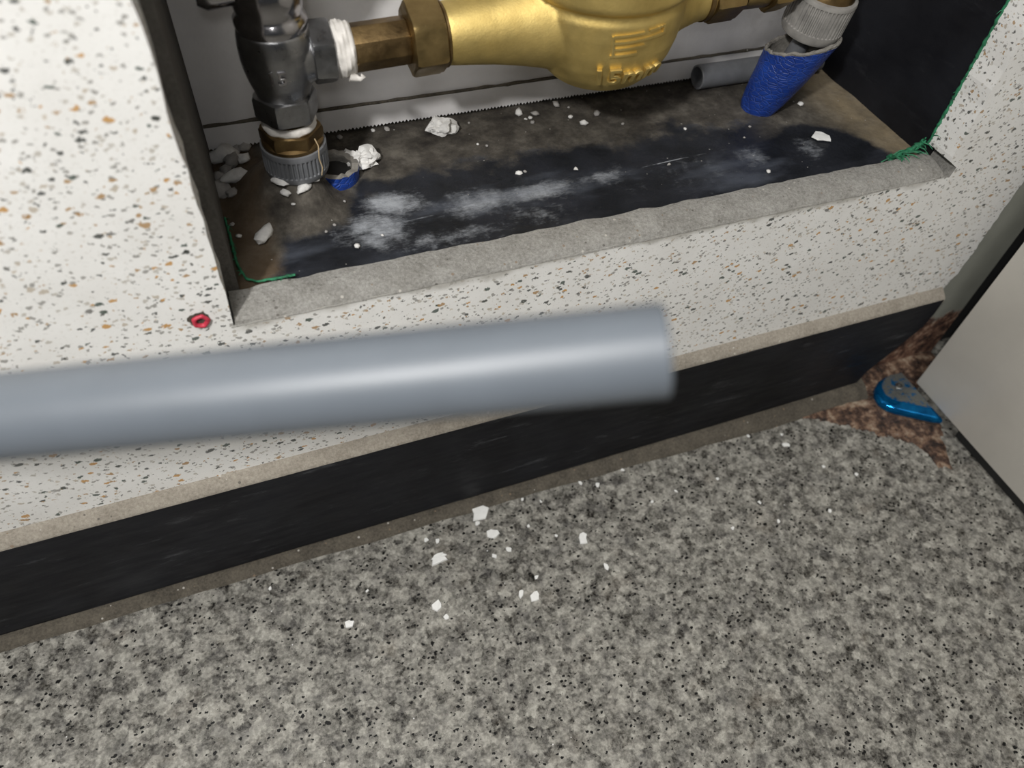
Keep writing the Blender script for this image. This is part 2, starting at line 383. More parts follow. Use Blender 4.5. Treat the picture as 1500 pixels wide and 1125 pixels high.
def hexnut(bm, org, axis, af, length, ph=0.0, bore=None):
    """hexagon nut with turned chamfers: section = min(hexagon, cone)"""
    R = af / math.sqrt(3); seg = 72; ch = R * 0.10
    u, v, d = frame_of(axis); org = Vector(org)
    def hx(t): 
        t = (t % (math.pi / 3)) - math.pi / 6
        return (af / 2) / math.cos(t)
    prof = [(af / 2 * 0.94, 0), (R * 0.945, ch * 0.35), (R * 1.01, ch * 1.2), (R * 1.01, length - ch * 1.2), (R * 0.945, length - ch * 0.35), (af / 2 * 0.94, length)]
    rings = []
    for r, a in prof:
        rings.append([bm.verts.new(org + d * a + (u * math.cos(t + ph) + v * math.sin(t + ph)) * min(r, hx(t))) for t in [2 * math.pi * i / seg for i in range(seg)]])
    for a, b in zip(rings, rings[1:]):
        for i in range(seg):
            j = (i + 1) % seg; bm.faces.new((a[i], a[j], b[j], b[i]))
    bm.faces.new(rings[0][::-1]); bm.faces.new(rings[-1])
def box(bm, p0, p1):
    x0, y0, z0 = p0; x1, y1, z1 = p1
    vs_ = [bm.verts.new(c) for c in [(x0, y0, z0), (x1, y0, z0), (x1, y1, z0), (x0, y1, z0), (x0, y0, z1), (x1, y0, z1), (x1, y1, z1), (x0, y1, z1)]]
    for f in [(0, 3, 2, 1), (4, 5, 6, 7), (0, 1, 5, 4), (1, 2, 6, 5), (2, 3, 7, 6), (3, 0, 4, 7)]: bm.faces.new([vs_[i] for i in f])
def bevel_all(bm, w, seg=2):
    bmesh.ops.bevel(bm, geom=list(bm.edges), offset=w, segments=seg, profile=0.6, affect='EDGES', clamp_overlap=True)
def prism(bm, pts2, fn0, fn1):
    """closed outline pts2 -> two caps placed by fn0/fn1 and walls"""
    a = [bm.verts.new(fn0(*p)) for p in pts2]; b = [bm.verts.new(fn1(*p)) for p in pts2]
    bm.faces.new(a); bm.faces.new(b[::-1])
    n = len(a)
    for i in range(n): bm.faces.new((a[i], b[i], b[(i + 1) % n], a[(i + 1) % n]))
def text_mesh(txt, size, depth):
    cu = bpy.data.curves.new('t', 'FONT'); cu.body = txt; cu.size = size; cu.extrude = depth; cu.align_x = 'CENTER'; cu.align_y = 'CENTER'
    cu.bevel_depth = depth * 0.35; cu.bevel_resolution = 1; cu.offset = 0.0
    o = bpy.data.objects.new('t', cu); COL.objects.link(o)
    dg = bpy.context.evaluated_depsgraph_get(); dg.update()
    me = bpy.data.meshes.new_from_object(o.evaluated_get(dg))
    bpy.data.objects.remove(o); bpy.data.curves.remove(cu); return me

# ------------------------------------------------------------------ the setting
SILL = 0.2205; HX0, HX1 = -0.0186, 0.402; TH = 0.020
XR = 0.4865                       # right end of the terrazzo, at the door frame
rnd = random.Random(3)

def jag(p, q, n, amp, seed):
    """points from p towards q (q left out) with a chipped wobble across the line"""
    r = random.Random(seed); p = Vector(p); q = Vector(q); d = (q - p); nrm = Vector((-d.y, d.x)).normalized(); out = []
    for i in range(n):
        t = i / n
        out.append(p + d * t + nrm * (0 if i == 0 else r.uniform(-amp, amp)))
    return out

# terrazzo slab with the cut opening
bm = bmesh.new()
outer = [Vector((-1.1, 0.098)), Vector((XR - 0.010, 0.098))] + jag((XR - 0.0055, 0.0985), (XR, 0.115), 5, 0.0012, 5) + jag((XR, 0.115), (XR + 0.001, 0.40), 60, 0.0011, 6) + [Vector((XR + 0.001, 1.6)), Vector((-1.1, 1.6))]
hole = jag((HX0 - 0.002, SILL - 0.002), (HX1 + 0.002, SILL - 0.002), 70, 0.0005, 8) + [Vector((HX1 + 0.009, SILL - 0.004)), Vector((HX1 + 0.010, SILL + 0.003)), Vector((HX1 + 0.001, SILL + 0.009))] + \
    jag((HX1 + 0.0005, SILL + 0.012), (HX1, 0.56), 30, 0.0005, 9) + [Vector((HX1, 0.56)), Vector((HX0, 0.56))] + jag((HX0, 0.55), (HX0 - 0.001, SILL + 0.012), 40, 0.0006, 10)
def loop(pts, y):
    vs_ = [bm.verts.new((p.x, y, p.y)) for p in pts]; return vs_, [bm.edges.new((vs_[i], vs_[(i + 1) % len(vs_)])) for i in range(len(vs_))]
vo, eo = loop(outer, 0); vh, eh = loop(hole, 0)
bmesh.ops.triangle_fill(bm, use_beauty=True, edges=eo + eh)
bm.faces.ensure_lookup_table()
# drop any face that fills the opening itself
bad = [f for f in bm.faces if HX0 + 0.01 < f.calc_center_median().x < HX1 - 0.01 and SILL + 0.015 < f.calc_center_median().z < 0.55]
bmesh.ops.delete(bm, geom=bad, context='FACES_ONLY')
def wall_back(vs_, dy):
    b = [bm.verts.new((v.co.x, dy, v.co.z)) for v in vs_]; n = len(b); fs = []
    for i in range(n): fs.append(bm.faces.new((vs_[i], vs_[(i + 1) % n], b[(i + 1) % n], b[i])))
    return fs
wall_back(vo, TH); fh = wall_back(vh, TH)
for f in fh:
    c_ = f.calc_center_median()
    if c_.z < SILL + 0.009: f.material_index = 1
bmesh.ops.recalc_face_normals(bm, faces=bm.faces)
o = from_bm('wall_front', bm, ['terrazzo', 'sill_mortar']); tag(o, 'white speckled terrazzo wall with the cut meter opening', kind='structure')

# sloping cement bed on the cut lower edge of the slab
bm = bmesh.new(); n = 90
for j, (y, dz) in enumerate([(-0.0004, -0.0030), (0.0008, -0.0006), (0.006, 0.0014), (0.013, 0.0026), (0.019, 0.0022), (0.0205, -0.004)]):
    for i in range(n + 1):
        x = HX0 - 0.001 + (HX1 - HX0 + 0.004) * i / n
        p = Vector((x * 90, j * 1.7, 2.0))
        k = noise.noise(p) * 0.0009 + noise.noise(p * 3.1) * 0.0005
        yy = y + (noise.noise(p * 1.3 + Vector((9, 0, 0))) * 0.0016 if j in (4, 5) else (noise.noise(p * 1.2) * 0.0004))
        bm.verts.new((x, yy, SILL + dz + (k if j else k * 0.4)))
bm.verts.ensure_lookup_table()
for j in range(5):
    for i in range(n): bm.faces.new([bm.verts[j * (n + 1) + i], bm.verts[j * (n + 1) + i + 1], bm.verts[(j + 1) * (n + 1) + i + 1], bm.verts[(j + 1) * (n + 1) + i]])
o = from_bm('trim_1', bm, 'sill_mortar', smooth=50); tag(o, 'rough grey cement sill along the lower edge of the opening', kind='structure')

# recess: floor, sides, back
def struct_box(name, p0, p1, mat, label, bev=0.0):
    b = bmesh.new(); box(b, p0, p1)
    if bev: bevel_all(b, bev)
    o = from_bm(name, b, mat); tag(o, label, kind='structure'); return o
def fheight(x, y):
    d2 = ((x - 0.0245) / 0.024) ** 2 + ((y - 0.087) / 0.026) ** 2
    h = 0.0215 * math.exp(-d2 ** 1.5 * 0.9)
    if x > 0.036: h *= max(0.0, 1 - (x - 0.036) / 0.012)
    return SILL + 0.0005 + max(0.0, h)
bm = bmesh.new(); nx, ny = 150, 46
for j in range(ny + 1):
    for i in range(nx + 1):
        x = -0.016 + 0.42 * i / nx; y = 0.0195 + 0.122 * j / ny
        z = fheight(x, y) + noise.noise(Vector((x * 30, y * 40, 0))) * 0.0008 + noise.noise(Vector((x * 160, y * 160, 3))) * 0.00025
        if y < 0.024: z -= 0.0012
        bm.verts.new((x, y, z))
bm.verts.ensure_lookup_table()
for j in range(ny):
    for i in range(nx): bm.faces.new([bm.verts[j * (nx + 1) + i], bm.verts[j * (nx + 1) + i + 1], bm.verts[(j + 1) * (nx + 1) + i + 1], bm.verts[(j + 1) * (nx + 1) + i]])
o = from_bm('floor_recess', bm, 'recess_floor', smooth=60); tag(o, 'black coated dusty bottom of the meter recess', kind='structure')
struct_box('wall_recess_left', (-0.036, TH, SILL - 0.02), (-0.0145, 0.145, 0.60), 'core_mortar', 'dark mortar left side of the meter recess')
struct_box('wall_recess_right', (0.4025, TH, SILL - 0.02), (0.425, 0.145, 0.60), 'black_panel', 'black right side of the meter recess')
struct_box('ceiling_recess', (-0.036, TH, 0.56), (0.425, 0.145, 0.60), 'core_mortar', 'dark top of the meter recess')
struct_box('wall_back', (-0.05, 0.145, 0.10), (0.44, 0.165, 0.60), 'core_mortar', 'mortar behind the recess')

# ledge, black base, grout
bm = bmesh.new(); n = 120; XB = 0.4775
for j, (y, z) in enumerate([(0.0005, 0.1040), (-0.0015, 0.1034), (-0.0068, 0.0992), (-0.0078, 0.0978), (-0.0078, 0.094)]):
    for i in range(n + 1):
        x = -1.1 + (XB + 0.001 + 1.1) * i / n
        k = noise.noise(Vector((x * 60, j * 2.0, 5))) * 0.00022
        bm.verts.new((x, y + k * (1 if 0 < j < 4 else 0), z + k * (0 if j == 4 else 1)))
bm.verts.ensure_lookup_table()
for j in range(4):
    for i in range(n): bm.faces.new([bm.verts[j * (n + 1) + i], bm.verts[j * (n + 1) + i + 1], bm.verts[(j + 1) * (n + 1) + i + 1], bm.verts[(j + 1) * (n + 1) + i]])
o = from_bm('trim_2', bm, 'ledge_mortar', smooth=40); tag(o, 'narrow sandy sloping ledge above the black baseboard', kind='structure')

bm = bmesh.new()
pl = [(-1.1, 0.0), (0.438, 0.0), (0.443, 0.024), (0.452, 0.036), (0.464, 0.052), (0.4745, 0.068), (XB, 0.082), (XB, 0.0975), (-1.1, 0.0975)]
prism(bm, pl, lambda x, z: (x, -0.0052, z), lambda x, z: (x, 0.006, z))
pl2 = []; n = 60
for i in range(n + 1):
    x = -1.1 + (0.4395 + 1.1) * i / n; pl2.append((x, 0.0098 + noise.noise(Vector((x * 9, 3, 0))) * 0.0012 + noise.noise(Vector((x * 60, 3, 0))) * 0.0004))
pl2 += pl[2:]
prism(bm, pl2, lambda x, z: (x, -0.0080, z), lambda x, z: (x, -0.0051, z))
o = from_bm('baseboard_front', bm, 'black_base'); tag(o, 'black skirting strip along the foot of the terrazzo wall', kind='structure')

# lower lip of the skirting and the grout bead on the floor
bm = bmesh.new(); n = 150; NP = 5
for i in range(n + 1):
    x = -1.1 + (0.446 + 1.1) * i / n
    wv = noise.noise(Vector((x * 14, 0, 1))) * 0.0022 + noise.noise(Vector((x * 70, 0, 1))) * 0.0009
    rise = max(0, (x - 0.15)) * 0.022
    for (y, z) in [(-0.0045, 0.0040 + rise * 1.3 + wv * 0.3), (-0.0095 - rise * .5, 0.0036 + rise), (-0.0120 + wv - rise, 0.0018 + rise * 0.5), (-0.0145 + wv - rise * 1.2, 0.0006), (-0.0152 + wv - rise * 1.2, -0.001)]:
        bm.verts.new((x, y, z))
bm.verts.ensure_lookup_table()
for i in range(n):
    for j in range(NP - 1): bm.faces.new([bm.verts[i * NP + j], bm.verts[i * NP + j + 1], bm.verts[(i + 1) * NP + j + 1], bm.verts[(i + 1) * NP + j]])
o = from_bm('trim_3', bm, 'grout', smooth=60); tag(o, 'dirty brown grout bead between skirting and granite floor', kind='structure')
o = struct_box('floor', (-1.4, -1.6, -0.03), (1.2, 0.14, 0.0), 'granite', 'grey speckled granite floor')
struct_box('wall_core', (-1.1, 0.006, -0.002), (0.4365, 0.0199, 0.10), 'core_mortar', 'mortar behind the skirting')

# ------------------------------------------------------------------ door frame and door leaf
bm = bmesh.new()
# jamb face with rusted-away foot corner, folded return on its right
prism(bm, [(0.437, 0.0), (0.537, 0.0), (0.537, 1.6), (0.4875, 1.6), (0.4875, 0.097), (0.437, 0.097)], lambda x, z: (x, 0.0062, z), lambda x, z: (x, 0.018, z))
o = from_bm('door_frame', bm, 'jamb_paint'); tag(o, 'grey-green steel door jamb with rusted foot', kind='structure')
struct_box('trim_4', (0.5375, 0.016, 0.0), (0.62, 0.03, 1.6), 'gap_black', 'black strip in the gap beside the door jamb')  # plain black box set back in the gap
door = empty('door_1', (0.508, -0.03, 0)); tag(door, 'grey painted steel door leaf standing open towards the viewer', kind='structure')
bm = bmesh.new(); box(bm, (0.488, -0.75, 0.0125), (0.528, -0.0245, 1.6)); bevel_all(bm, 0.0012, 2)
lf = local(from_bm('leaf', bm, 'leaf_paint', smooth=40), door)
bm = bmesh.new(); box(bm, (0.4935, -0.74, 0.0008), (0.522, -0.075, 0.0124))  # black block stands in for the shadow under the door leaf
sub(from_bm('underdoor_shade', bm, 'gap_black'), lf)

# floor pivot plate with half-peeled blue film
hz = 0.0105
hp = [onZ(px, py, hz) for px, py in [(1322, 545), (1300, 549), (1288, 557), (1283, 567), (1284, 577), (1291, 588), (1303, 596), (1318, 601), (1345, 607), (1372, 613), (1384, 614), (1388, 608)]]
hp = [(p.x, p.y) for p in hp]; hp = hp[:-2] + [(0.4865, hp[-2][1] + 0.001), (0.4865, hp[-1][1] + 0.006)] if False else hp
hp = [(min(x, 0.4868), y) for x, y in hp]
# straight side along the door leaf
hp = [p for p in hp if p[0] < 0.4868 - 1e-6] + [(0.4868, min(p[1] for p in hp)), (0.4868, max(p[1] for p in hp))]
hin = empty('pivot_hinge_plate', (0.475, -0.03, 0)); tag(hin, 'steel door pivot plate with half-peeled shiny blue film on the rusty floor corner', 'hinge')
cxh = sum(p[0] for p in hp) / len(hp); cyh = sum(p[1] for p in hp) / len(hp)
def inset(k): return [(cxh + (x - cxh) * k, cyh + (y - cyh) * k) for x, y in hp]
def stack(bm, layers):
    rings = [[bm.verts.new((x, y, z)) for x, y in inset(k)] for k, z in layers]
    bm.faces.new(rings[0][::-1]); bm.faces.new(rings[-1]); n = len(hp)
    for a, b in zip(rings, rings[1:]):
        for i in range(n): bm.faces.new((a[i], a[(i + 1) % n], b[(i + 1) % n], b[i]))
bm = bmesh.new(); stack(bm, [(0.97, 0.0012), (0.985, 0.0042)]); local(from_bm('plate', bm, 'steel', smooth=30), hin)
bm = bmesh.new(); stack(bm, [(0.99, 0.0043), (1.0, 0.0058), (0.995, 0.0082), (0.95, 0.0098), (0.80, hz)]); pf = local(from_bm('film', bm, 'film_blue', smooth=55), hin); pf['label'] = 'shiny blue protective film'
bm = bmesh.new(); top = [(cxh + 0.0035 + (x - cxh) * 0.74, cyh + 0.0045 + (y - cyh) * 0.74) for x, y in hp]
top = [(min(x, 0.4866), min(y, -0.0012)) for x, y in top]
prism(bm, top, lambda x, y: (x, y, hz - 0.0004), lambda x, y: (x, y, hz + 0.0004)); tp = sub(from_bm('worn_top', bm, 'film_top'), pf); tp['label'] = 'dull scratched top where the film has worn off'
bm = bmesh.new(); lathe(bm, [(0.0001, 0), (0.0032, 0), (0.0032, 0.0005), (0.0026, 0.0009), (0.0012, 0.0009), (0.0010, 0.0004), (0.0001, 0.0004)], (cxh + 0.006, cyh + 0.008, hz + 0.0003), (0, 0, 1), 20); local(from_bm('screw', bm, 'steel', smooth=40), hin)

# rusty grime heaped round the plate and along the foot of the door
gp = [onZ(px, py, 0.0) for px, py in [(1150, 612), (1195, 594), (1240, 572), (1262, 562)]]
gp = [(p.x, p.y) for p in gp] + [(0.4445, -0.0090), (0.4445, 0.0058), (0.4700, 0.0058), (0.5000, 0.0058), (0.5330, 0.0058), (0.5330, -0.0230), (0.4930, -0.0260), (0.4930, -0.0600)]
gp += [(p.x, p.y) for p in [onZ(px, py, 0.0) for px, py in [(1398, 690), (1378, 690), (1366, 672), (1345, 655), (1318, 646), (1290, 640), (1262, 634), (1225, 622), (1190, 616)]]]
bm = bmesh.new(); dense = []
for k in range(len(gp)):
    a, b = Vector(gp[k]), Vector(gp[(k + 1) % len(gp)])
    for q in range(8): dense.append(a.lerp(b, q / 8))
gc = Vector((0.462, -0.026)); NR = 12; rings = []; n = len(dense)
cv = bm.verts.new((gc.x, gc.y, 0.0036))
for j in range(1, NR + 1):
    t = j / NR; ring = []
    for p in dense:
        q = gc.lerp(p, t); nz = noise.noise(Vector((q.x * 240, q.y * 240, 0)))
        if t > 0.8 and not (p.y > -0.027 and p.x > 0.43): q = q + (q - gc).normalized() * (nz * 0.006 + noise.noise(Vector((q.x * 700, q.y * 700, 2))) * 0.003)
        wallside = p.y > -0.027 and p.x > 0.44
        h = (0.0034 + 0.0016 * t if wallside else 0.0034 * (1 - t ** 1.5)) + nz * 0.0013 * (1 - 0.7 * t) + 0.0003
        if t == 1 and not wallside: h = -0.0008
        ring.append(bm.verts.new((q.x, q.y, h)))
    rings.append(ring)
for i in range(n): bm.faces.new((cv, rings[0][i], rings[0][(i + 1) % n]))
for a, b in zip(rings, rings[1:]):
    for i in range(n): bm.faces.new((a[i], b[i], b[(i + 1) % n], a[(i + 1) % n]))
o = from_bm('rust_grime', bm, 'rust_grime', smooth=60); tag(o, 'brown rusty grime caked on the floor around the blue pivot plate', 'grime', kind='stuff')

# ------------------------------------------------------------------ white boards at the back of the recess
bm = bmesh.new()
box(bm, (-0.0142, 0.1385, SILL + 0.0165), (0.402, 0.1448, 0.559)); 
o = from_bm('back_board', bm, 'white_board'); tag(o, 'white board lining the back of the meter recess', 'board')
bm = bmesh.new(); pts = [(-0.0142, SILL + 0.0163), (-0.0142, SILL + 0.0025)]
x = -0.0142; k = 0
while x < 0.3995:
    pts.append((x + 0.0011, SILL + 0.0034 + rnd.uniform(-0.0003, 0.0003))); pts.append((x + 0.0022, SILL + 0.0022 + rnd.uniform(-0.0003, 0.0003))); x += 0.0022
pts += [(0.402, SILL + 0.003), (0.402, SILL + 0.0163)]
prism(bm, pts, lambda x, z: (x, 0.1362, z), lambda x, z: (x, 0.1448, z))
o = from_bm('back_board_strip', bm, 'white_board'); tag(o, 'low white strip with saw-toothed lower edge under the back board', 'board')
bm = bmesh.new(); tube(bm, [(-0.014 + 0.416 * i / 60, 0.1372, SILL + 0.0167 + noise.noise(Vector((i * 0.9, 0, 0))) * 0.0006) for i in range(61)], [0.0011 + 0.0007 * noise.noise(Vector((i * 0.7, 4, 0))) for i in range(61)], 6)
o = from_bm('trim_5', bm, 'grout', smooth=60); tag(o, 'line of brown dirt in the joint of the white back boards', kind='structure')

# ------------------------------------------------------------------ water meter
MY, MZ = 0.085, 0.3038
PZ = 0.2992       # height of the valve's side port
MX = 0.199
meter = empty('water_meter', (MX, MY, SILL)); tag(meter, 'golden cast brass water meter with raised 15mm lettering, hanging in the recess', 'water meter')
meter.rotation_euler = (0, -0.035, 0)
XA = Vector((1, 0, 0)); UP = Vector((0, 0, 1))
BP = [(0.004, -0.0318), (0.012, -0.0312), (0.0200, -0.0290), (0.0275, -0.0248), (0.0335, -0.0185), (0.0378, -0.0105), (0.0402, -0.002), (0.0415, 0.008), (0.0418, 0.0155), (0.0405, 0.0185), (0.0405, 0.0205), (0.0435, 0.0220), (0.0450, 0.0245), (0.0450, 0.036), (0.0435, 0.038), (0.030, 0.0395), (0.001, 0.0395)]
def bprof(s):
    for (r0, a0), (r1, a1) in zip(BP, BP[1:]):
        if a0 <= s <= a1: t = (s - a0) / (a1 - a0); return r0 + (r1 - r0) * t
    return BP[0][0]
def remesh(o, vox, it, fac=0.5):
    m = o.modifiers.new('remesh', 'REMESH'); m.mode = 'VOXEL'; m.voxel_size = vox; m.use_smooth_shade = True
    k = o.modifiers.new('smooth', 'SMOOTH'); k.factor = fac; k.iterations = it
    dg = bpy.context.evaluated_depsgraph_get(); dg.update()
    me = bpy.data.meshes.new_from_object(o.evaluated_get(dg)); o.modifiers.clear(); o.data = me
    for p in me.polygons: p.use_smooth = True
    return o
bm = bmesh.new(); lathe(bm, [(0.001, -0.0319)] + BP, (MX, MY, MZ - 0.005), UP, 72)
lathe(bm, [(0.0130, 0.110), (0.0143, 0.1115), (0.0148, 0.114), (0.0160, 0.124), (0.0176, 0.136), (0.0198, 0.148), (0.0226, 0.160), (0.0262, 0.172), (0.029, 0.182)], (0, MY, MZ), XA, 48)
lathe(bm, [(0.026, 0.216), (0.0235, 0.225), (0.0195, 0.234), (0.0158, 0.243), (0.0135, 0.252), (0.0128, 0.262), (0.0125, 0.272)], (0, MY, MZ), XA, 48)
body = from_bm('body', bm, 'brass_cast'); remesh(body, 0.0009, 6); local(body, meter)
bm = bmesh.new(); hexnut(bm, (0.0935, MY, MZ), XA, 0.0318, 0.0170, 0.30); un = local(from_bm('union_nut', bm, 'brass_nut', smooth=25), meter)
bm = bmesh.new(); hexnut(bm, (0.2600, MY, MZ), XA, 0.0268, 0.0185, 0.12); un2 = local(from_bm('union_nut', bm, 'brass_nut', smooth=25), meter)
bm = bmesh.new(); lathe(bm, [(0.0148, 0), (0.0154, 0.0006), (0.0154, 0.0014), (0.0146, 0.002)], (0.1103, MY, MZ), XA, 40); local(from_bm('washer', bm, 'brass_dark', smooth=40), meter)
bm = bmesh.new(); lathe(bm, [(0.0120, 0.0), (0.0138, 0.001), (0.0138, 0.0035), (0.0120, 0.005)], (0.2555, MY, MZ), XA, 40); local(from_bm('washer', bm, 'brass_dark', smooth=40), meter)
bm = bmesh.new(); lathe(bm, [(0.0075, 0.0615), (0.0075, 0.0635), (0.0104, 0.0640), (0.0112, 0.0648), (0.0112, 0.0930), (0.0106, 0.0940)], (0, MY, MZ), XA, 8, ph=0.18)
bevel_all(bm, 0.0006, 2); local(from_bm('tailpiece', bm, 'brass_dark', smooth=25), meter)

def wrap_bowl(me, th0, s0, name, mat, parent, tilt=0.0, lift=0.0):
    for v in me.vertices:
        u, vv, ww = v.co
        u, vv = u * math.cos(tilt) - vv * math.sin(tilt), u * math.sin(tilt) + vv * math.cos(tilt)
        s = s0 + vv * 0.92
        r = bprof(max(-0.0317, min(0.016, s))); th = th0 + u / 0.034
        sl = max(0.0, min(1.0, (-s - 0.004) / 0.022))
        r2 = r + (ww + lift) * (1 - 0.4 * sl)
        v.co = (MX + r2 * math.sin(th), MY - r2 * math.cos(th), MZ - 0.005 + s - 0.7 * sl * (ww + lift))
    return sub(link(name, me, mat, None, 40), parent)
t = wrap_bowl(text_mesh('15mm', 0.0138, 0.0011), -0.02, -0.0105, 'raised_lettering', 'brass_cast', body, 0.06, 0.0009); t['label'] = 'raised 15mm lettering'
def bar_mesh(rects, d=0.0010):
    b = bmesh.new()
    for (x0, y0, x1, y1) in rects:
        for i in range(6):
            xa = x0 + (x1 - x0) * i / 6; xb = x0 + (x1 - x0) * (i + 1) / 6
            box(b, (xa, y0, -d), (xb, y1, d))
    bmesh.ops.remove_doubles(b, verts=b.verts, dist=1e-6)
    me = bpy.data.meshes.new('marks'); b.to_mesh(me); b.free(); return me
wrap_bowl(bar_mesh([(-0.012, 0.0062, 0.0005, 0.0074), (-0.012, 0.0026, 0.010, 0.0038), (-0.0115, -0.0012, 0.001, 0.0), (-0.0135, -0.0050, -0.002, -0.0038), (-0.0128, -0.0045, -0.0116, 0.0070), (0.0025, 0.0068, 0.0105, 0.0078), (0.0095, 0.003, 0.0106, 0.0072)]), 0.04, 0.0065, 'raised_marks', 'brass_cast', body, 0.08)
me = text_mesh('C8', 0.0075, 0.0004); ang = math.radians(47)
nrm = Vector((0, -math.cos(ang), math.sin(ang))); upv = Vector((0, math.sin(ang), math.cos(ang)))
c0 = Vector((0.2695, MY, MZ)) + nrm * 0.0136
for v in me.vertices: v.co = c0 + XA * v.co.x + upv * v.co.y + nrm * v.co.z
sub(link('stamped_mark', me, 'brass_dark'), un2)

# ------------------------------------------------------------------ chrome valve
VX, VY = 0.0284, 0.085
valve = empty('stop_valve', (VX, VY, SILL)); tag(valve, 'chrome stop valve embossed 15 at the left end of the water meter', 'valve')
bm = bmesh.new()
VP_ = [(0.0100, 0.2790), (0.0122, 0.2800), (0.0134, 0.2840), (0.0150, 0.2890), (0.0163, 0.2950), (0.0169, 0.3000), (0.0170, 0.3060), (0.0166, 0.3110), (0.0160, 0.3140), (0.0130, 0.3150)]
def vprof(z):
    for (r0, a0), (r1, a1) in zip(VP_, VP_[1:]):
        if a0 <= z <= a1: return r0 + (r1 - r0) * (z - a0) / (a1 - a0)
    return 0.015
lathe(bm, VP_, (VX, VY, 0), UP, 48)
lathe(bm, [(0.0130, 0.004), (0.0130, 0.012), (0.0122, 0.0155), (0.0118, 0.0200)], (VX, VY, PZ), XA, 40)
vb = from_bm('body', bm, 'chrome_dull'); remesh(vb, 0.0007, 5); local(vb, valve)
bm = bmesh.new(); hexnut(bm, (VX + 0.0150, VY, PZ), XA, 0.0262, 0.0108, 0.40); local(from_bm('side_nut', bm, 'chrome_dull', smooth=25), valve)
bm = bmesh.new(); hexnut(bm, (VX, VY, 0.2698), UP, 0.0272, 0.0125, 0.60); local(from_bm('bottom_nut', bm, 'chrome_dull', smooth=25), valve)
bm = bmesh.new(); lathe(bm, [(0.0130, 0.3135), (0.0158, 0.3140), (0.0163, 0.3160), (0.0163, 0.3185), (0.0150, 0.3200), (0.0146, 0.3215), (0.0156, 0.3250), (0.0160, 0.3300), (0.0150, 0.3345), (0.0125, 0.3385), (0.0085, 0.341), (0.006, 0.345), (0.006, 0.358)], (VX, VY, 0), UP, 48); local(from_bm('bonnet', bm, 'chrome', smooth=50), valve)
bm = bmesh.new(); lathe(bm, [(0.006, 0.352), (0.021, 0.353), (0.0235, 0.357), (0.0225, 0.362), (0.010, 0.365), (0.001, 0.3655)], (VX, VY, 0), UP, 60, fn=lambda t, a: 1 + 0.10 * math.cos(5 * t)); local(from_bm('hand_wheel', bm, 'chrome', smooth=50), valve)
bm = bmesh.new(); tube(bm, [(VX - 0.010, VY - 0.003, 0.3310), (VX - 0.017, VY - 0.003, 0.3318), (VX - 0.025, VY - 0.003, 0.3322), (VX - 0.029, VY - 0.003, 0.3324)], [0.0045, 0.006, 0.0072, 0.0050], 20); local(from_bm('side_knob', bm, 'chrome', smooth=50), valve)
me = text_mesh('15', 0.0094, 0.0006)
for v in me.vertices:
    u, h, ww = v.co; th = -0.20 + u / 0.0165; z = 0.2972 + h; r = vprof(z) + ww + 0.0001
    v.co = (VX + r * math.sin(th), VY - r * math.cos(th), z)
t = sub(link('embossed_number', me, 'chrome', None, 40), vb); t['label'] = 'embossed number 15'
bm = bmesh.new(); prof = []
for i in range(15): prof.append((0.0112 + 0.0017 * math.sin(math.pi * i / 14) ** 0.6 + (0.0004 if i % 3 == 0 else 0), 0.0538 + 0.0096 * i / 14))
lathe(bm, prof, (0, VY, PZ), XA, 60, fn=lambda t, a: 1 + 0.05 * noise.noise(Vector((math.cos(t) * 3, math.sin(t) * 3, a * 300))) + 0.03 * math.sin(5 * t + a * 700))
tt = local(from_bm('thread_tape', bm, 'tape_white', smooth=60), valve)
bm = bmesh.new()
tube(bm, [(0.0595, VY - 0.0090, PZ - 0.0090), (0.0622, VY - 0.0095, PZ - 0.0098), (0.0642, VY - 0.0110, PZ - 0.0100), (0.0655, VY - 0.0118, PZ - 0.0084), (0.0645, VY - 0.0116, PZ - 0.0072)], [0.0024, 0.0019, 0.0012, 0.001, 0.0004], 8)
sub(from_bm('tape_end', bm, 'tape_white', smooth=60), tt)

# ------------------------------------------------------------------ fitting under the valve
fit = empty('pipe_fitting', (VX, VY, SILL)); tag(fit, 'brass and ribbed grey plastic pipe fitting under the chrome valve', 'pipe fitting')
bm = bmesh.new(); hexnut(bm, (VX, VY, 0.2555), UP, 0.0275, 0.0085, 0.35)
lathe(bm, [(0.0110, 0.262), (0.0118, 0.263), (0.0112, 0.2678)], (VX, VY, 0), UP, 40)
lathe(bm, [(0.0140, 0.2545), (0.0156, 0.2550), (0.0156, 0.2568), (0.0135, 0.2580)], (VX, VY, 0), UP, 48); local(from_bm('brass_adapter', bm, 'brass_dark', smooth=25), fit)
bm = bmesh.new(); lathe(bm, [(0.0085, 0.2638), (0.0130, 0.2641), (0.0136, 0.2655), (0.0125, 0.2676)], (VX, VY, 0), UP, 40, fn=lambda t, a: 1 + 0.06 * noise.noise(Vector((math.cos(t) * 3, math.sin(t) * 3, a * 500)))); local(from_bm('thread_tape', bm, 'tape_white', smooth=60), fit)
def ribbed(prof_lo, prof_hi, R, z0, z1, org, axis, nrib, name, mat, parent, rib=0.0006):
    bm = bmesh.new(); seg = nrib * 6
    def fn(t, a):
        if not (z0 <= a <= z1): return 1.0
        return 1.0 if int(round(t / (2 * math.pi) * seg)) % 6 < 3 else 1.0 - rib / R
    lathe(bm, prof_lo + [(R, z0 - 0.0004), (R, z0), (R, z1), (R, z1 + 0.0004)] + prof_hi, org, axis, seg, fn=fn)
    return local(from_bm(name, bm, mat, smooth=28), parent)
ribbed([(0.0118, 0.2385), (0.0158, 0.2388), (0.0163, 0.2398)], [(0.0167, 0.2535), (0.0165, 0.2548), (0.0150, 0.2552), (0.0120, 0.2545)], 0.0166, 0.2425, 0.2515, (VX, VY, 0), UP, 44, 'compression_nut', 'plastic_grey', fit, 0.0009)
